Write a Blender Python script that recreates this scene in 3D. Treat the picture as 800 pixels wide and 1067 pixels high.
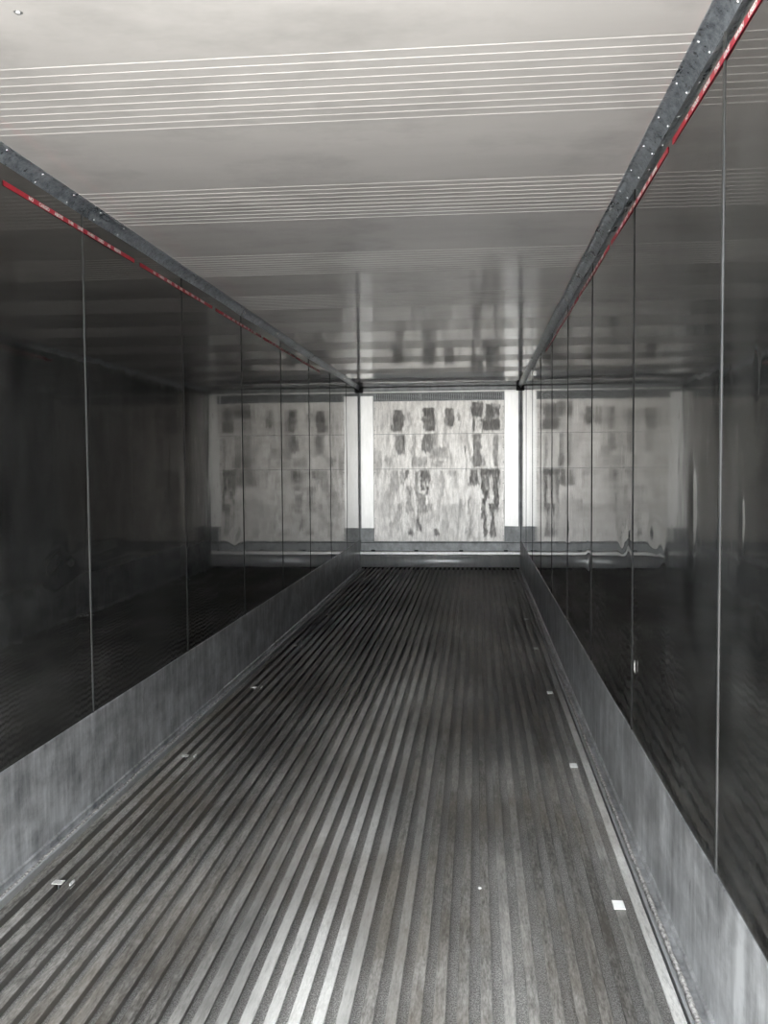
import bpy, bmesh, math, random
from mathutils import Matrix, Vector, noise
random.seed(4)
sc = bpy.context.scene
for o in list(bpy.data.objects): bpy.data.objects.remove(o)
C = sc.collection

# ------------------------------------------------------------------ sizes
W, H, D, Y0 = 2.29, 2.573, 13.18, 1.3      # width, height, bulkhead distance, open door end
YB = D + 0.16

# ------------------------------------------------------------------ camera
f, yaw, pitch, roll = 962.1, -0.1000, -0.0498, 0.0072
cd = bpy.data.cameras.new('camera'); cam = bpy.data.objects.new('camera', cd); C.objects.link(cam)
cd.sensor_fit = 'HORIZONTAL'; cd.sensor_width = 36; cd.lens = 36 * f / 800; cd.clip_start = .05; cd.clip_end = 500
fw = Vector((math.sin(yaw)*math.cos(pitch), math.cos(yaw)*math.cos(pitch), math.sin(pitch)))
rt = Vector((math.cos(yaw), -math.sin(yaw), 0)); up = rt.cross(fw)
r2 = rt*math.cos(roll) - up*math.sin(roll); u2 = rt*math.sin(roll) + up*math.cos(roll)
m = Matrix((r2, u2, -fw)).transposed().to_4x4(); m.translation = Vector((1.670, 0, 1.453))
cam.matrix_world = m; sc.camera = cam

# ------------------------------------------------------------------ light: overcast sky behind the camera, sun on the yard
wd = bpy.data.worlds.new('overcast_sky'); sc.world = wd; wd.use_nodes = True
wb = wd.node_tree.nodes['Background']; wb.inputs[0].default_value = (.93, .97, 1, 1); wb.inputs[1].default_value = 2.0
sd = bpy.data.lights.new('sun', 'SUN'); sun = bpy.data.objects.new('sun', sd); C.objects.link(sun)
sd.energy = 3.0; sd.angle = .05; sd.color = (1, .95, .87)
sun.rotation_euler = Vector((.55, -.25, -1)).to_track_quat('-Z', 'Y').to_euler()
vs = sc.view_settings; vs.view_transform = 'Standard'; vs.look = 'None'; vs.gamma = 1; vs.use_curve_mapping = False
vs.exposure = 2.25

# ------------------------------------------------------------------ helpers
class NT:
    def __init__(s, name):
        s.m = bpy.data.materials.new(name); s.m.use_nodes = True; s.t = s.m.node_tree; s.n = s.t.nodes
        s.b = s.n['Principled BSDF']
    def node(s, k, **kw):
        n = s.n.new(k)
        for a, v in kw.items(): setattr(n, a, v)
        return n
    def set(s, sock, v):
        if isinstance(v, bpy.types.NodeSocket): s.t.links.new(v, sock)
        else: sock.default_value = v
    def math(s, op, a, b=None, c=None, clamp=False):
        n = s.node('ShaderNodeMath', operation=op, use_clamp=clamp); s.set(n.inputs[0], a)
        if b is not None: s.set(n.inputs[1], b)
        if c is not None: s.set(n.inputs[2], c)
        return n.outputs[0]
    def coord(s, scale=(1, 1, 1)):
        g = s.node('ShaderNodeNewGeometry').outputs['Position']
        v = s.node('ShaderNodeVectorMath', operation='MULTIPLY'); s.set(v.inputs[0], g); v.inputs[1].default_value = scale
        return v.outputs[0]
    def noise(s, scale=(1, 1, 1), k=1., det=3., rough=.5):
        n = s.node('ShaderNodeTexNoise'); s.set(n.inputs['Vector'], s.coord(scale))
        n.inputs['Scale'].default_value = k; n.inputs['Detail'].default_value = det; n.inputs['Roughness'].default_value = rough
        return n.outputs['Fac']
    def ramp(s, fac, lo, hi, a=0., b=1.):
        n = s.node('ShaderNodeMapRange'); s.set(n.inputs[0], fac)
        for i, v in zip((1, 2, 3, 4), (lo, hi, a, b)): n.inputs[i].default_value = v
        return n.outputs[0]
    def mix(s, fac, a, b):
        n = s.node('ShaderNodeMix', data_type='RGBA'); s.set(n.inputs[0], fac)
        s.set(n.inputs[6], a if isinstance(a, bpy.types.NodeSocket) else (*a, 1)); s.set(n.inputs[7], b if isinstance(b, bpy.types.NodeSocket) else (*b, 1))
        return n.outputs[2]
    def scale(s, col, fac):
        n = s.node('ShaderNodeVectorMath', operation='SCALE'); s.set(n.inputs[0], col); s.set(n.inputs[3], fac); return n.outputs[0]
    def xyz(s):
        n = s.node('ShaderNodeSeparateXYZ'); s.set(n.inputs[0], s.node('ShaderNodeNewGeometry').outputs['Position']); return n.outputs
    def attr(s, name):
        return s.node('ShaderNodeAttribute', attribute_name=name).outputs['Fac']
    def bump(s, h, dist, strength=1.):
        n = s.node('ShaderNodeBump'); s.set(n.inputs['Height'], h); n.inputs['Distance'].default_value = dist; n.inputs['Strength'].default_value = strength
        return n.outputs[0]
    def done(s, col, rough=.5, metal=0., normal=None, spec=None):
        s.set(s.b.inputs['Base Color'], col if isinstance(col, bpy.types.NodeSocket) else (*col, 1))
        s.set(s.b.inputs['Roughness'], rough); s.set(s.b.inputs['Metallic'], metal)
        if spec is not None: s.set(s.b.inputs['Specular IOR Level'], spec)
        if normal is not None: s.set(s.b.inputs['Normal'], normal)
        return s.m

def link(name, bm, mat, parent=None, smooth=False):
    me = bpy.data.meshes.new(name); bm.to_mesh(me); bm.free(); me.materials.append(mat)
    if smooth: me.shade_smooth()
    o = bpy.data.objects.new(name, me); C.objects.link(o); o.parent = parent
    return o
def tag(o, label=None, cat=None, group=None, kind=None):
    for k, v in (('label', label), ('category', cat), ('group', group), ('kind', kind)):
        if v: o[k] = v
    return o
def empty(name, loc=(0, 0, 0)):
    o = bpy.data.objects.new(name, None); C.objects.link(o); o.location = loc; o.empty_display_size = .1; return o
def box(bm, x0, x1, y0, y1, z0, z1):
    v = [bm.verts.new((x, y, z)) for x in (x0, x1) for y in (y0, y1) for z in (z0, z1)]
    for q in ((0, 1, 3, 2), (4, 6, 7, 5), (0, 4, 5, 1), (2, 3, 7, 6), (0, 2, 6, 4), (1, 5, 7, 3)):
        bm.faces.new([v[i] for i in q])
def bevel(bm, w, seg=2):
    bmesh.ops.bevel(bm, geom=bm.edges[:], offset=w, segments=seg, affect='EDGES', profile=.6)
def extrude_y(bm, prof, y0, y1, closed=True, nseg=1):
    """profile of (x, z) swept along y"""
    rings = [[bm.verts.new((x, y0+(y1-y0)*i/nseg, z)) for x, z in prof] for i in range(nseg+1)]
    n = len(prof)
    for a, b in zip(rings, rings[1:]):
        for i in range(n if closed else n-1):
            j = (i+1) % n; bm.faces.new((a[i], a[j], b[j], b[i]))
    if closed:
        bm.faces.new(rings[0][::-1]); bm.faces.new(rings[-1])
def extrude_x(bm, prof, x0, x1):
    """profile of (y, z) swept along x"""
    a = [bm.verts.new((x0, y, z)) for y, z in prof]; b = [bm.verts.new((x1, y, z)) for y, z in prof]; n = len(prof)
    for i in range(n):
        j = (i+1) % n; bm.faces.new((a[i], a[j], b[j], b[i]))
    bm.faces.new(a[::-1]); bm.faces.new(b)
def fixn(bm): bmesh.ops.recalc_face_normals(bm, faces=bm.faces[:])

# ------------------------------------------------------------------ materials
def mat_wall(seed):
    t = NT('dark_glossy_lining')
    big = t.noise((1, 1, 1), 1.4, 3, .45)
    wav = t.noise((1, .9, .35), 5.0, 2, .4)
    rip = t.noise((1, 3.0, 1.6), 9.0, 2, .5)
    x, y, z = t.xyz()
    low = t.ramp(z, 1.05, .3, 0, 1)                     # dents pressed in above the kick plate
    h = t.math('ADD', t.math('MULTIPLY', wav, .5), t.math('MULTIPLY', t.math('MULTIPLY', rip, low), .10))
    nr = t.bump(h, .0020, 1.)
    smear = t.ramp(t.noise((1, 1.6, .8), 2.6, 6, .68), .38, .72)
    dots = t.ramp(t.noise((1, 6, 2.4), 4.5, 3, .6), .60, .68)
    col = t.mix(smear, (.010, .0103, .010), (.042, .043, .042))
    col = t.mix(t.math('MULTIPLY', dots, .6), col, (.005, .005, .005))
    ro = t.math('ADD', .028, t.math('MULTIPLY', t.ramp(big, .4, .65), .05))
    ro = t.math('ADD', ro, t.math('MULTIPLY', dots, .05))
    t.b.inputs['IOR'].default_value = 2.35; t.b.inputs['Specular Tint'].default_value = (1, .955, .91, 1)
    return t.done(col, ro, 0., nr, .5)
M = {}
M['wall'] = mat_wall(0)
t = NT('white_glossy_ceiling_sheet')
x_, y_, z_ = t.xyz()
st = t.noise((.6, 2.5, 1), 1.8, 5, .6)
dirt = t.math('MULTIPLY', .35, t.ramp(t.noise((1.2, 1.6, 1), 1.2, 5, .65), .50, .72))
col = t.mix(t.ramp(st, .4, .7), (.565, .55, .545), (.515, .50, .495))
col = t.mix(t.math('MULTIPLY', dirt, .8), col, (.12, .118, .115))
hh = t.math('ADD', t.math('MULTIPLY', t.noise((.35, 1.6, 1), 3.0, 2, .4), 1.), t.math('MULTIPLY', t.noise((9, .5, 1), 1.5, 3, .5), .35))
M['ceiling'] = t.done(col, t.math('ADD', .06, t.math('MULTIPLY', dirt, .10)), 0., t.bump(hh, .0012))

t = NT('worn_aluminium_floor')
x_, y_, z_ = t.xyz()
barn = t.math('FLOOR', t.math('DIVIDE', t.math('SUBTRACT', x_, 1.065 - .0629*.5 - .0629*20), .0629))
wn = t.node('ShaderNodeTexWhiteNoise', noise_dimensions='1D'); t.set(wn.inputs['W'], barn)
rnd = wn.outputs['Value']
cmb = t.node('ShaderNodeCombineXYZ'); t.set(cmb.inputs[0], t.math('MULTIPLY', barn, 3.7)); t.set(cmb.inputs[1], t.math('MULTIPLY', y_, .8))
nn = t.node('ShaderNodeTexNoise'); t.set(nn.inputs['Vector'], cmb.outputs[0]); nn.inputs['Scale'].default_value = 1.; nn.inputs['Detail'].default_value = 4
alongb = nn.outputs['Fac']                               # wear that changes along each bar
patch = t.noise((1, .5, 1), 1.3, 5, .62)
fine = t.noise((1, .25, 1), 150, 3, .7)
grit = t.noise((1, .8, 1), 260, 2, .8)
scr = t.noise((30, 3.5, 1), 2.6, 6, .75)
wear = t.attr('wear')
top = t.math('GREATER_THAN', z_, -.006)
v = t.math('ADD', t.math('MULTIPLY', t.ramp(alongb, .36, .66), .5), t.math('MULTIPLY', t.ramp(patch, .35, .65), .35))
v = t.math('ADD', v, t.math('MULTIPLY', t.math('SUBTRACT', fine, .5), 1.6))
v = t.math('ADD', v, t.math('MULTIPLY', t.math('SUBTRACT', scr, .5), 2.0), clamp=True)
dull = t.mix(v, (.12, .113, .102), (.56, .54, .51))
worn = t.mix(t.ramp(fine, .35, .7), (.92, .91, .88), (.74, .73, .70))
wmask = t.math('MULTIPLY', t.math('MULTIPLY', wear, t.ramp(scr, .34, .48, .70, 1.)), t.ramp(t.math('ADD', y_, t.math('MULTIPLY', alongb, 4.)), 10.5, 5.5), clamp=True)
topc = t.mix(wmask, dull, worn)
gritc = t.mix(t.ramp(grit, .38, .68), (.30, .29, .275), (.98, .97, .95))
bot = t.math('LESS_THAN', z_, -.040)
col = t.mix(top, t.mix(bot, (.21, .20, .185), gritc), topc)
nearw = t.ramp(t.noise((.9, .35, 1), 1.1, 5, .6), .40, .60, .62, 1.)      # patches of grime
side = t.ramp(patch, .36, .62, .75, 1.25)
side = t.math('MAXIMUM', side, t.math('MULTIPLY', wmask, 1.))
col = t.scale(col, t.math('MULTIPLY', nearw, side))
vm = t.node('ShaderNodeVectorMath', operation='MINIMUM'); t.set(vm.inputs[0], col); vm.inputs[1].default_value = (.97, .96, .94); col = vm.outputs[0]
col = t.mix(t.math('MULTIPLY', t.ramp(t.noise((1, .6, 1), 2.4, 4, .6), .46, .66), .42), col, (.21, .175, .135))
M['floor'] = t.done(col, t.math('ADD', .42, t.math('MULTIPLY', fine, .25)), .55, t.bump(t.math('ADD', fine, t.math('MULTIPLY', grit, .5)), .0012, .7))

def mat_kick():
    t = NT('scuffed_aluminium_kick_plate')
    s1 = t.noise((3, 5.5, .9), 2.4, 6, .66); s2 = t.noise((3, 1.3, 2.2), 2.6, 5, .65); s3 = t.noise((3, 26, 3), 1.6, 4, .7)
    v = t.math('ADD', t.math('MULTIPLY', t.ramp(s1, .38, .66), .5), t.math('MULTIPLY', t.ramp(s2, .38, .62), .55))
    v = t.math('ADD', v, t.math('MULTIPLY', t.math('SUBTRACT', s3, .5), .45), clamp=True)
    col = t.mix(v, (.22, .225, .23), (.70, .71, .72))
    dark = t.ramp(t.noise((2, 5, 2.2), 3.4, 5, .7), .62, .74)
    col = t.mix(t.math('MULTIPLY', dark, .55), col, (.09, .09, .09))
    return t.done(col, t.math('ADD', .30, t.math('MULTIPLY', v, .15)), .65, t.bump(s1, .002, .6))
M['kick'] = mat_kick()
t = NT('galvanised_cove_strip')
s1 = t.noise((1, .7, 1), 40, 5, .78); s2 = t.noise((1, .5, 1), 10, 5, .7)
v = t.math('ADD', t.math('MULTIPLY', t.ramp(s1, .35, .65), .5), t.math('MULTIPLY', t.ramp(s2, .35, .65), .5))
M['cove'] = t.done(t.mix(t.ramp(t.noise((1, .8, 1), 42, 3, .7), .60, .68, 0, .8), t.mix(v, (.08, .10, .12), (.54, .59, .65)), (.02, .02, .022)), t.ramp(s2, .3, .7, .24, .44), .62, t.bump(s1, .004, .7))
t = NT('stained_bulkhead_sheet')
s = t.attr('stain'); fn = t.noise((7, 1, 1.6), 3.2, 7, .74); fn2 = t.noise((30, 1, 30), 3, 3, .6)
v = t.math('ADD', t.math('MULTIPLY', t.ramp(fn, .36, .60), .75), t.math('MULTIPLY', t.ramp(fn2, .3, .7), .25))
cl = t.mix(v, (.56, .53, .495), (.95, .92, .875))
cl = t.mix(t.math('MULTIPLY', s, .92, clamp=True), cl, (.36, .345, .33))
M['bulk'] = t.done(cl, t.math('ADD', .36, t.math('MULTIPLY', s, .2)), .45, t.bump(fn, .003, .4))
t = NT('clean_aluminium_side_strip')
fn = t.noise((10, 1, 1.6), 3, 5, .65)
M['strip'] = t.done(t.mix(t.ramp(fn, .3, .7), (.84, .83, .80), (.97, .955, .93)), .32, .5)
t = NT('grey_steel_ledge')
fn = t.noise((3, 1, 2), 4, 5, .65)
M['ledge'] = t.done(t.mix(t.ramp(fn, .3, .7), (.19, .195, .195), (.36, .37, .37)), .42, .55)
t = NT('rolled_steel_baffle')
fn = t.noise((4, 1, 1), 3, 5, .65)
M['roll'] = t.done(t.mix(t.ramp(fn, .35, .65), (.80, .82, .82), (1, 1, 1)), t.math('ADD', .34, t.math('MULTIPLY', fn, .2)), .45)
t = NT('bright_rivet_metal'); M['rivet'] = t.done(t.mix(t.noise((1, 1, 1), 60), (.8, .82, .85), (.95, .96, .98)), .22, .7)
t = NT('seam_strip_dark'); M['seam'] = t.done(t.mix(t.ramp(t.noise((1, 1, .6), 12), .3, .7), (.004, .004, .004), (.012, .012, .012)), .55, 0, None, .3)
t = NT('seam_strip_lit'); M['seam_lit'] = t.done(t.mix(t.ramp(t.noise((1, 1, .6), 12), .3, .7), (.03, .031, .031), (.07, .071, .071)), .3, .2)  # same strip in a lighter colour, brightness near the open end painted in
t = NT('black_rubber_and_shade'); M['black'] = t.done(t.mix(t.noise((1, 1, 1), 20), (.010, .010, .010), (.02, .02, .02)), .7, 0)  # black parts, and the sheet that paints shade behind the grille
t = NT('red_tape'); M['red'] = t.done(t.mix(t.ramp(t.noise((1, 6, 1), 8, 3), .35, .65), (.38, .010, .028), (.48, .018, .04)), .38, 0)
t = NT('white_lettering'); M['white'] = t.done(t.mix(t.noise((1, 1, 1), 40), (.86, .80, .78), (.95, .9, .88)), .45, 0)
t = NT('white_plastic'); M['plastic'] = t.done(t.mix(t.noise((1, 1, 1), 50), (.80, .80, .78), (.92, .92, .90)), .4, 0)
t = NT('scuffed_plastic'); M['scuffed'] = t.done(t.mix(t.ramp(t.noise((1, 1, 1), 80, 3), .4, .6), (.34, .335, .32), (.66, .65, .63)), .5, 0)
t = NT('seam_sealant'); M['seal'] = t.done(t.mix(t.ramp(t.noise((1, 1, 1), 70, 3, .7), .38, .62), (.16, .155, .15), (.62, .60, .58)), .5, .2, t.bump(t.noise((1, .6, 1), 60, 2), .004))
t = NT('fin_metal'); M['fin'] = t.done(t.mix(t.noise((1, 1, 1), 30), (.42, .43, .43), (.58, .59, .59)), .4, .6)
t = NT('yard_concrete'); M['yard'] = t.done(t.mix(t.noise((1, 1, 1), .8, 5), (.42, .405, .38), (.52, .50, .47)), .85, 0)
t = NT('outer_shell_paint'); M['shell'] = t.done(t.mix(t.noise((1, 1, 1), 2), (.6, .6, .6), (.66, .66, .66)), .5, 0)

# ------------------------------------------------------------------ the setting
bm = bmesh.new(); box(bm, -40, 42, -60, 60, -1.5, -1.3)
tag(link('ground', bm, M['yard']), kind='structure')

DENTS = {1: [(3.54, 1.05, .09, .05, .004), (3.64, 1.09, .05, .03, -.003), (4.02, 1.08, .16, .02, .002), (4.0, 1.30, .12, .012, .0015), (4.80, 1.16, .10, .02, .002), (6.27, .98, .12, .04, .0025)], -1: [(4.03, 1.14, .06, .035, .0028), (3.86, 1.16, .04, .05, -.002), (3.30, 1.20, .08, .03, .0028), (3.12, 1.14, .05, .03, -.002), (2.73, 1.30, .025, .10, .0022), (2.24, 1.31, .015, .05, .0025), (2.13, 1.64, .01, .05, .002), (2.10, 1.08, .04, .02, .002), (5.2, .9, .1, .06, .002), (6.4, 1.0, .15, .06, .002)]}
def dent(side, y, z):
    s_ = 0
    for (yc, zc, ry, rz, am) in DENTS[side]:
        if abs(y-yc) < 3*ry and abs(z-zc) < 3*rz:
            w_ = .5*rz*noise.noise((y*9, z*3, yc))
            s_ -= am*math.exp(-((y-yc)/ry)**2 - ((z-zc+w_)/rz)**2)
    return s_
def wall(name, x, side, seams):
    """side=+1: inner face looks towards +x (left wall)"""
    bm = bmesh.new()
    ys = [Y0] + [s for s in seams if s > Y0] + [D + .02]
    x_out = x - side*.09
    for a, b in zip(ys, ys[1:]):                        # each lining sheet bulges very slightly between its seams
        n = 90; k = 110; amp = .0016 + .0008*random.random(); tw = random.uniform(-.0015, .0015)
        grid = []
        for i in range(n+1):
            u = i/n; y = a + (b-a)*u; col = []
            for j in range(k+1):
                v = j/k; z = -.06 + (H+.06)*v
                col.append(bm.verts.new((x + side*(amp*math.sin(math.pi*u) + tw*math.sin(math.pi*v)*math.sin(math.pi*u) + dent(side, y, z)), y, z)))
            grid.append(col)
        for i in range(n):
            for j in range(k): bm.faces.new((grid[i][j], grid[i+1][j], grid[i+1][j+1], grid[i][j+1]) if side < 0 else (grid[i][j], grid[i][j+1], grid[i+1][j+1], grid[i+1][j]))
    for f_ in bm.faces: f_.smooth = True
    xs = sorted((x - side*.004, x_out)); box(bm, xs[0], xs[1], Y0, YB, -.12, H+.1)
    o = tag(link(name, bm, M['wall']), kind='structure')
    for s in seams:
        if s <= Y0: continue
        b = bmesh.new(); extrude_z(b, [(x - side*.002, s-.0065), (x + side*.0022, s-.006), (x + side*.0030, s-.004), (x + side*.0030, s+.004), (x + side*.0022, s+.006), (x - side*.002, s+.0065)], .385, H-.045)
        fixn(b); link('seam_strip', b, M['seam_lit'] if s < (3.9 if side > 0 else 3) else M['seam'], o)  # strips nearest the open end take the lighter, painted-bright colour
    return o
def extrude_z(bm, prof, z0, z1):
    a = [bm.verts.new((x, y, z0)) for x, y in prof]; b = [bm.verts.new((x, y, z1)) for x, y in prof]; n = len(prof)
    for i in range(n):
        j = (i+1) % n; bm.faces.new((a[i], a[j], b[j], b[i]))
    bm.faces.new(a[::-1]); bm.faces.new(b)
wall('wall_left', 0, 1, [2.51 + 1.335*i for i in range(8)])
wall('wall_right', W, -1, [2.435 + 1.325*i for i in range(9)])
bm = bmesh.new(); box(bm, -.09, W+.09, YB, YB+.1, -.12, H+.1)
tag(link('wall_back', bm, M['shell']), kind='structure')

# ceiling sheet with pressed ribs in groups of ten
bm = bmesh.new(); pts = [(Y0, H)]
g = 1.372
while g < D - .6:
    for i in range(10):
        c = g + .0545*i
        if c - .005 > pts[-1][0]:
            pts += [(c-.0042, H), (c-.0018, H-.0017), (c+.0018, H-.0017), (c+.0042, H)]
    g += 1.165
pts.append((YB, H))
a = [bm.verts.new((0, y, z)) for y, z in pts]; b = [bm.verts.new((W, y, z)) for y, z in pts]
for i in range(len(pts)-1): bm.faces.new((a[i], a[i+1], b[i+1], b[i]))
box(bm, -.09, W+.09, Y0, YB, H+.004, H+.1)
tag(link('ceiling', bm, M['ceiling']), kind='structure')

# T-bar floor: base plate and 34 T sections in one mesh, the polished bars flagged by an attribute
P = .0629; DEP = .043
bars = [1.065 + P*k for k in range(-15, 19)]
def wear_of(k): return {0: .75, 1: .85, 2: 1., 3: 1., 4: .55, -1: .5, -2: .3, -3: .22, 18: 1., 17: .15, 12: .1, 11: .12, 6: .2}.get(k, 0.)
bm = bmesh.new(); lay = bm.verts.layers.float.new('wear')
box(bm, 0, W, Y0, YB, -DEP-.06, -DEP)
for k, c in zip(range(-15, 19), bars):
    n0 = len(bm.verts); hw = .0165 + random.uniform(-.001, .001)
    dz = random.uniform(-.0008, .0008)
    extrude_y(bm, [(c-.003, -DEP), (c-.003, -.006), (c-hw, -.004+dz), (c-hw, -.0012+dz), (c-hw+.0015, dz), (c+hw-.0015, dz), (c+hw, -.0012+dz), (c+hw, -.004+dz), (c+.003, -.006), (c+.003, -DEP)], Y0, D-.01)
    bm.verts.ensure_lookup_table()
    for v_ in bm.verts[n0:]: v_[lay] = wear_of(k)
fixn(bm)
floor = tag(link('floor', bm, M['floor']), kind='structure')

# kick plates, with the drain edge at their foot and the lumpy sealant beside it
def kick(name, x, s):
    b = bmesh.new()
    pr = [(x - s*.01, -DEP), (x + s*.050, -DEP), (x + s*.050, -.026), (x + s*.012, -.026), (x + s*.0105, -.014), (x + s*.0135, -.010), (x + s*.0140, -.004), (x + s*.0105, -.001), (x + s*.0060, .001), (x + s*.005, .370),
          (x + s*.0062, .3815), (x + s*.004, .3850), (x - s*.003, .386)]
    extrude_y(b, pr, Y0, D-.005); fixn(b)
    o = tag(link(name, b, M['kick']), kind='structure')
    b = bmesh.new()
    n = 500; rings = []
    for i in range(n+1):
        y = Y0 + (D-.05-Y0)*i/n; r = .0085 + .0035*noise.noise((y*16, x, 0)) + .0015*noise.noise((y*50, x, 3)); cx = x + s*(.038 + .003*noise.noise((y*9, x, 5)))
        rings.append([b.verts.new((cx + r*math.cos(t_)*1.0, y, -.024 + r*math.sin(t_))) for t_ in [math.pi*j/6 for j in range(7)]])
    for q, w_ in zip(rings, rings[1:]):
        for j in range(6): b.faces.new((q[j], q[j+1], w_[j+1], w_[j]))
    fixn(b); link('sealant_bead', b, M['seal'], o, True)
    b = bmesh.new(); q0 = sorted((x + s*.056, x + s*.066)); box(b, q0[0], q0[1], Y0, D-.05, -DEP-.001, -.008); bevel(b, .002); link('edge_strip', b, M['fin'], o)
    return o
kick('baseboard_left', 0, 1); kick('baseboard_right', W, -1)

# cove strips between ceiling and walls, with two rows of rivets
def rivet_mesh(name, r, h):
    b = bmesh.new(); bmesh.ops.create_uvsphere(b, u_segments=10, v_segments=6, radius=r)
    for v_ in b.verts: v_.co.z *= h/r
    me = bpy.data.meshes.new(name); b.to_mesh(me); b.free(); me.materials.append(M['rivet']); me.shade_smooth(); return me
RM = rivet_mesh('rivet', .0048, .003)
def cove(name, x, s, a, d, y1, yr):
    b = bmesh.new(); arc = []
    P0, P1, P2 = Vector((a, 0)), Vector((a*.30, d*.22)), Vector((0, d))
    for i in range(9):
        t_ = i/8; q = P0*(1-t_)**2 + P1*2*t_*(1-t_) + P2*t_**2; arc.append((x + s*q.x, H - q.y))
    pr = arc + [(x - s*.003, H-d-.0025), (x - s*.003, H+.003), (x + s*(a+.001), H+.003)]
    arc[0] = (x + s*a, H-.0025)
    pr = [(x + s*(a+.0015), H+.001), (x+s*(a+.0015), H-.0025)] + arc[1:] + [(x, H-d-.003), (x - s*.003, H-d-.003), (x - s*.003, H+.003)]
    extrude_y(b, pr, Y0, D-.03); fixn(b)
    o = tag(link(name, b, M['cove']), kind='structure')
    def P_(t_):
        q = P0*(1-t_)**2 + P1*2*t_*(1-t_) + P2*t_**2; tg = (P1-P0)*(1-t_) + (P2-P1)*t_; tg.normalize()
        nx, nz = s*tg.y, tg.x       # towards the room
        if nz > 0: nx, nz = -nx, -nz
        return Vector((x + s*q.x, 0, H-q.y)), Vector((abs(tg.y)*s, 0, -abs(tg.x)))
    y = yr
    while y < D - .1:
        for t_ in (.22, .84):
            p_, n_ = P_(t_); r_ = bpy.data.objects.new('rivet', RM); C.objects.link(r_); r_.parent = o
            r_.location = (p_.x, y, p_.z); r_.rotation_euler = n_.to_track_quat('Z', 'Y').to_euler()
        y += y1
    b = bmesh.new(); xs = sorted((x, x + s*.062)); box(b, xs[0], xs[1], D-.055, D-.003, H-.075, H-.001); bevel(b, .004); link('end_cap', b, M['black'], o)
    return o
cove('trim_1', 0, 1, .050, .044, .2705, 3.148 - .2705*6)
cove('trim_2', W, -1, .047, .044, .2675, 2.573 - .2675*4)

# ------------------------------------------------------------------ bulkhead at the far end
bk = empty('evaporator_bulkhead', (W/2, D, 0))
tag(bk, 'stained bare metal bulkhead with top grille closing the far end of the container', 'bulkhead')
def part(name, b, mat, smooth=False, parent=bk):
    for v_ in b.verts:
        v_.co -= Vector((W/2, D, 0))
    return link(name, b, mat, parent, smooth)
def px2x(px): return (px - 373.8)/(541.3-373.8)*W
def py2z(py): return 1.408 + (488.5-py)*.01371
# stain map given in photo-crop measurements: centre x, top, bottom, width, strength
ST = [(210,400,470,16,.6),(285,400,560,14,.5),(410,400,560,18,.4),(500,110,200,14,.5),(250,110,205,16,.4),(130,120,205,22,.35),(270,230,380,18,.45),(150,330,390,30,.4),(90,395,440,16,.55),(505,540,640,24,.45),(350,560,660,20,.4),(195,560,700,18,.4),(560,620,725,14,.5),(430,640,720,20,.35),(190,100,218,50,.9),(205,222,330,46,.75),(352,92,216,56,.95),(340,222,320,42,.85),(365,216,290,40,.5),(450,96,200,34,.8),(586,66,150,46,1),(575,150,214,22,.9),(612,150,214,18,.6),(655,78,180,46,1),(662,150,216,84,.95),(692,80,200,18,.8),
      (590,222,392,34,.7),(600,330,392,60,.6),(686,222,392,18,.6),(570,222,300,12,.8),(236,395,446,26,.85),(170,395,520,26,.45),(325,395,470,48,.9),(335,470,525,20,.8),(308,400,510,14,.8),(309,510,620,34,.6),(293,600,705,16,.8),
      (575,395,484,40,.85),(655,392,440,88,1),(622,430,640,22,1),(628,560,730,14,.95),(640,430,560,12,.8),(686,430,600,22,1),(668,560,730,20,.95),(660,640,730,16,.9),(255,680,728,28,.85),(381,682,728,22,.8),(530,690,722,18,.6),(150,650,690,20,.5),
      (300,330,392,70,.45),(400,285,350,90,.5),(390,350,392,60,.4),(245,470,610,26,.5),(530,280,420,8,.7),(550,520,620,10,.6),(465,395,440,30,.4),(90,330,440,14,.4),(130,500,640,50,.22),(460,560,640,130,.25),(70,300,400,60,.3),(128,510,560,12,.5)]
def stain(x, z, off=(0, 0)):
    cx0 = 0; cx = (373.8 + x/W*(541.3-373.8) - 375)*4.848; cy = (488.5 - (z-1.408)/.01371 - 405)*4.703
    wx = 16*noise.noise((cx*.035, cy*.016, 1)) + 10*noise.noise((cx*.11, cy*.05, 7)); edge = noise.noise((cx*.2, cy*.03, 4)) + .8*noise.noise((cx*.35, cy*.06, 14))
    s_ = 0
    for (c, a_, b_, w_, k_) in ST:
        if a_-14 < cy < b_+14:
            u = abs(cx + wx - c)/(w_*.55); v1 = (cy + (16*noise.noise((cx*.12, 2, c)) if a_ not in (222, 395, 216) else 0) - a_)/6; v2 = (b_ - cy + (34*noise.noise((cx*.14, 5, c)) if b_ not in (218, 216, 392) else 0))/14
            q = min(1, max(0, (1.1-u)*4.5)) * min(1, max(0, v1)) * min(1, max(0, v2)) * (.85 + .75*edge)
            s_ = max(s_, q*k_*(.84 + .25*noise.noise((cx*.09, cy*.02, c))))
    base = .38*max(0, noise.noise((cx*.05, cy*.010, 9)) + .45*noise.noise((cx*.17, cy*.03, 12)) + .05)
    return min(1, max(s_, base))
rows = [(.372, 1.404), (1.410, 1.902), (1.908, 2.372)]
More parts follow.
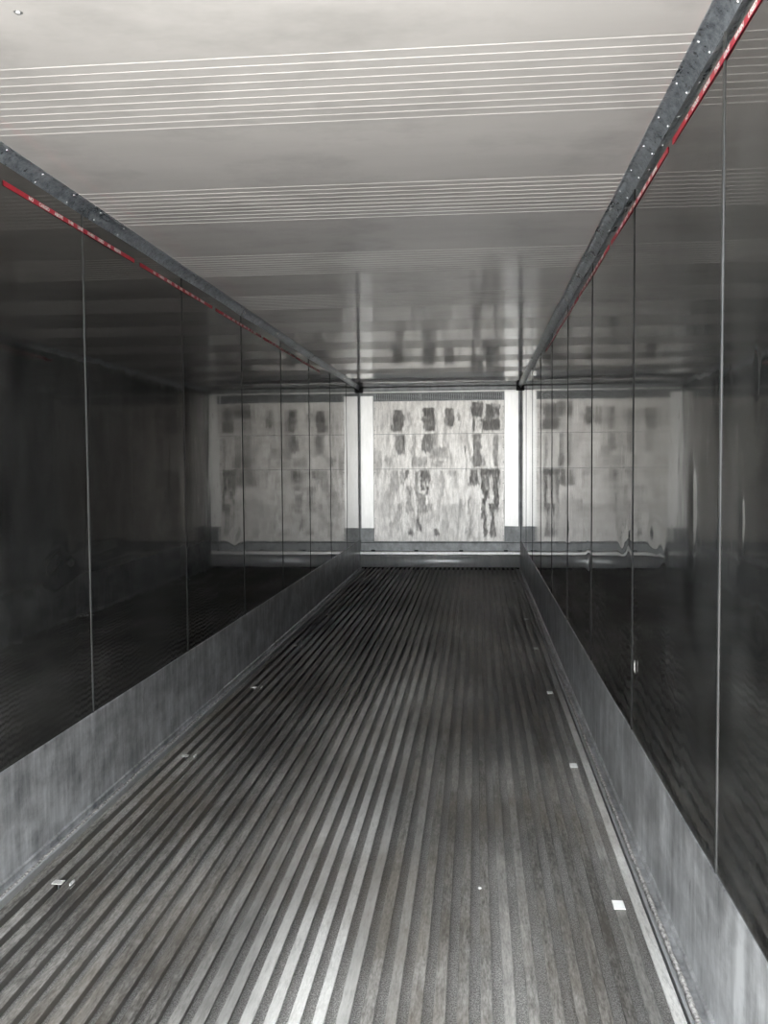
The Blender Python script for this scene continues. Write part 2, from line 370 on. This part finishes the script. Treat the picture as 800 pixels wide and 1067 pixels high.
for i, (z0, z1) in enumerate(rows):
    b = bmesh.new(); ly = b.verts.layers.float.new('stain'); nx, nz = 230, int((z1-z0)/.009)
    x0, x1 = .205, 2.062; gr = []
    for a_ in range(nx+1):
        gr.append([])
        for c_ in range(nz+1):
            x = x0 + (x1-x0)*a_/nx; z = z0 + (z1-z0)*c_/nz
            v_ = b.verts.new((x, D + .0015*noise.noise((x*1.5, z*1.5, i)), z)); v_[ly] = stain(x, z); gr[-1].append(v_)
    for a_ in range(nx):
        for c_ in range(nz): b.faces.new((gr[a_][c_], gr[a_+1][c_], gr[a_+1][c_+1], gr[a_][c_+1]))
    for f_ in b.faces: f_.smooth = True
    box(b, x0, x1, D+.003, D+.02, z0, z1)
    part('panel_sheet', b, M['bulk'])
# side strips, slightly proud
b = bmesh.new(); box(b, .020, .203, D-.008, D+.015, .56, 2.452); bevel(b, .003); part('side_strip', b, M['strip'])
b = bmesh.new(); box(b, 2.064, W-.030, D-.008, D+.015, .585, 2.505); bevel(b, .003); part('side_strip', b, M['strip'])
for xa, xb, zt in ((.0, .205, .56), (2.062, W, .585)):      # grey lower corner plates
    b = bmesh.new(); box(b, xa+.006, xb, D-.012, D+.015, .36, zt); bevel(b, .003); part('corner_plate', b, M['ledge'])
b = bmesh.new(); box(b, .010, .019, D-.004, D+.02, .36, H-.04); part('corner_seal', b, M['ledge'])
b = bmesh.new(); box(b, W-.029, W-.012, D-.010, D+.02, .36, H-.07); part('corner_seal', b, M['ledge'])
# rivet dots on the sheet joints
RB = rivet_mesh('sheet_rivet', .006, .004)
for z in (.45, .7, .95, 1.2, 1.36, 1.5, 1.7, 1.85, 1.96, 2.12, 2.28):
    for x in (.222, 2.046):
        r_ = bpy.data.objects.new('rivet', RB); C.objects.link(r_); r_.parent = bk; r_.location = (x-W/2, -.001, z); r_.rotation_euler = (math.pi/2, 0, 0); r_['label'] = 'small rivet beside the side strip'
# backing behind
b = bmesh.new(); box(b, 0, W, D+.021, D+.05, -DEP, H-.002); part('backing_sheet', b, M['ledge'])
# top grille: frame, mesh bars, divided into bays
b = bmesh.new()
box(b, .205, 2.062, D-.010, D+.012, 2.476, 2.492)
box(b, .205, 2.062, D-.006, D+.012, 2.373, 2.388)
for x in (.205, .86, 1.46, 2.03): box(b, x, x+.030, D-.006, D+.012, 2.388, 2.476)
gf = part('grille_frame', b, M['ledge'])
b = bmesh.new()
for i in range(5):
    z = 2.396 + .0165*i
    box(b, .235, 2.032, D+.001, D+.007, z, z+.0045)
for i in range(120):
    x = .24 + i*1.79/119
    if i % 2: continue
    box(b, x-.002, x+.002, D+.007, D+.010, 2.39, 2.475)
b0 = bmesh.new(); box(b0, .21, 2.058, D+.012, D+.020, 2.376, 2.49)
for v_ in b0.verts: v_.co -= Vector((W/2, D, 0))
link('grille_shade_sheet', b0, M['black'], gf)  # black sheet standing in for the shade inside the grille
bm2 = b
for v_ in bm2.verts: v_.co -= Vector((W/2, D, 0))
link('grille_mesh', bm2, M['fin'], gf)
b = bmesh.new(); box(b, .05, W-.05, D-.016, D+.012, 2.494, 2.512); bevel(b, .004); part('top_rail', b, M['strip'])
b = bmesh.new(); box(b, .0, W, D-.012, D+.012, 2.514, 2.568); bevel(b, .006); part('header_plate', b, M['ledge'])
# ledge, lip and the rolled baffle down to the floor
b = bmesh.new(); extrude_x(b, [(D+.01, .372), (D-.008, .368), (D-.012, .345), (D-.014, .235), (D+.01, .235)], .006, W-.006); fixn(b); part('ledge_plate', b, M['ledge'])
b = bmesh.new(); box(b, .008, W-.008, D-.0165, D-.006, .348, .356); part('ledge_seam', b, M['black'])
b = bmesh.new(); extrude_x(b, [(D+.0, .236), (D-.030, .232), (D-.0375, .226), (D-.040, .218), (D-.040, .188), (D-.036, .180), (D+.0, .176)], .006, W-.006)
fixn(b); part('lip', b, M['strip'])
b = bmesh.new(); pr = []
for i in range(17):
    a_ = math.radians(75 - 150*i/16); pr.append((D-.010-.075*math.cos(a_), .088+.090*math.sin(a_)))
pr += [(D+.0, -.02), (D+.0, .178)]
extrude_x(b, pr, .006, W-.006); fixn(b); part('rolled_baffle', b, M['roll'], True)
for x in (.19, .81, 1.45, 2.08):                             # dark drain tabs under the ledge
    b = bmesh.new(); box(b, x-.028, x+.028, D-.058, D-.010, .230, .250); bevel(b, .004); part('drain_tab', b, M['black'])
b = bmesh.new(); box(b, .02, W-.02, D-.03, D-.002, -.036, .004); part('baffle_foot', b, M['black'])

# ------------------------------------------------------------------ red load-line tape with white words
WORDS = [('NO', .184, .216), ('CARGO', .266, .348), ('ABOVE', .396, .468), ('THIS', .518, .566), ('LINE', .610, .660),
         ('WHEN', .706, .778), ('USED', .818, .882), ('AS', .926, .958), ('REEFER', 1.004, 1.086)]
def word_mesh(txt, w, h):
    cu = bpy.data.curves.new('t', 'FONT'); cu.body = txt; cu.size = 1; cu.resolution_u = 3; cu.offset = .055
    o = bpy.data.objects.new('t', cu); C.objects.link(o); bpy.context.view_layer.update()
    me = bpy.data.meshes.new_from_object(o.evaluated_get(bpy.context.evaluated_depsgraph_get())); bpy.data.objects.remove(o)
    xs = [v.co.x for v in me.vertices]; ys = [v.co.y for v in me.vertices]; ax, bx_, ay, by = min(xs), max(xs), min(ys), max(ys)
    for v in me.vertices: v.co = ((v.co.x-ax)/(bx_-ax)*w, (v.co.y-ay)/(by-ay)*h, 0)
    me.name = 'lettering'; me.materials.append(M['white']); return me
WM = [(word_mesh(t_, b_-a_+.004, .0145), a_) for t_, a_, b_ in WORDS]
def tape(side, y_start, label, L=1.262, z=2.4655):
    x = .0042 if side == 'left' else W-.0042; s = 1 if side == 'left' else -1
    b = bmesh.new(); box(b, -.0012, .0004, 0, L, -.0095, .0095); bevel(b, .0003, 1)
    root = empty('load_line_tape', (x, y_start, z))
    if side == 'right': root.rotation_euler = (0, 0, math.pi)
    link('tape_strip', b, M['red'], root)
    for me, off in WM:
        o = bpy.data.objects.new('lettering', me); C.objects.link(o); o.parent = root
        o.matrix_local = Matrix(((0, 0, 1, .0010), (1, 0, 0, off), (0, 1, 0, -.0072), (0, 0, 0, 1)))
        if side == 'left': o.matrix_local = Matrix(((0, 0, 1, .0010), (1, 0, 0, off), (0, 1, 0, -.0072), (0, 0, 0, 1)))
    tag(root, label, 'tape', 'red load line tapes along the walls')
ordn = ['nearest', 'second', 'third', 'fourth', 'fifth', 'sixth', 'seventh']
for i in range(5):
    tape('left', 3.178 + 1.342*i, 'red tape with white warning words high on the left wall, %s strip from the camera' % ordn[i])
for i in range(5):
    tape('right', 3.036 + 1.335*i, 'red tape with white warning words high on the right wall, %s strip from the camera' % ordn[i])

# ------------------------------------------------------------------ white clips in the floor grooves
def clip_left():
    r = empty('floor_clip')
    b = bmesh.new(); box(b, -.026, .012, -.016, .016, .001, .0045); bevel(b, .0012)
    link('plate', b, M['scuffed'], r)
    b = bmesh.new(); box(b, .040, .046, -.018, .018, -.012, .008); bevel(b, .0015); link('side_tab', b, M['scuffed'], r)
    b = bmesh.new(); box(b, -.006, -.002, -.008, .008, -.055, .002); bevel(b, .001); link('stem', b, M['ledge'], r)
    return r
def clip_right():
    r = empty('floor_clip')
    b = bmesh.new(); box(b, -.0185, .0185, -.030, .030, .0035, .0070); bevel(b, .0012)
    link('plate', b, M['plastic'], r)
    b = bmesh.new(); box(b, -.005, .005, -.014, .014, -.055, .005); bevel(b, .001); link('stem', b, M['ledge'], r)
    return r
def copy_tree(o):
    c = o.copy(); C.objects.link(c)
    for ch in o.children:
        d = ch.copy(); C.objects.link(d); d.parent = c
    return c
pr_, pl_ = clip_right(), clip_left()
YR = [3.03, 4.45, 5.89, 7.32, 8.70, 10.22, 11.58]; YL = [3.04, 4.46, 5.91, 7.32, 8.87, 10.36, 11.75]
for i in range(7):
    o = pr_ if i == 0 else copy_tree(pr_); o.location = (2.132, YR[i], 0)
    tag(o, 'white square clip in the floor grooves along the right wall, %s from the camera' % ordn[i], 'clip', 'white clips down the right side of the floor')
    o = pl_ if i == 0 else copy_tree(pl_); o.location = (.215, YL[i], 0)
    tag(o, 'white floor clip with a small side tab along the left wall, %s from the camera' % ordn[i], 'clip', 'white clips down the left side of the floor')

# ------------------------------------------------------------------ small things
def chip(name, loc, sx, sy, sz, mat, label, cat, seed, group=None):
    b = bmesh.new(); bmesh.ops.create_icosphere(b, subdivisions=2, radius=1)
    for v_ in b.verts:
        v_.co *= 1 + .35*noise.noise(v_.co*1.7 + Vector((seed, 0, 0))); v_.co = Vector((v_.co.x*sx, v_.co.y*sy, v_.co.z*sz))
    o = link(name, b, mat); o.location = loc; return tag(o, label, cat, group)
chip('paint_fleck', (W-.006, 3.66, .662), .0015, .010, .024, M['plastic'], 'small white fleck stuck low on the dark right wall beside a seam', 'fleck', 1)
chip('floor_crumb', (1.678, 3.12, .0025), .006, .009, .0025, M['plastic'], 'tiny pale crumb on the floor bars near the camera, right of the polished bars', 'crumb', 2)
chip('floor_crumb', (1.517, 5.95, .0025), .009, .016, .003, M['fin'], 'tiny pale crumb on the dark floor bars midway along the floor', 'crumb', 3)
sr = empty('ceiling_screw', (.552, 2.228, H))
b = bmesh.new(); bmesh.ops.create_uvsphere(b, u_segments=16, v_segments=8, radius=.008)
for v_ in b.verts: v_.co.z = v_.co.z*.55 - .001
link('screw_head', b, M['rivet'], sr, True)
b = bmesh.new(); bmesh.ops.create_cone(b, cap_ends=True, segments=20, radius1=.011, radius2=.011, depth=.0016); link('washer', b, M['ledge'], sr)
tag(sr, 'lone metal screw in the white ceiling near the open end', 'screw')
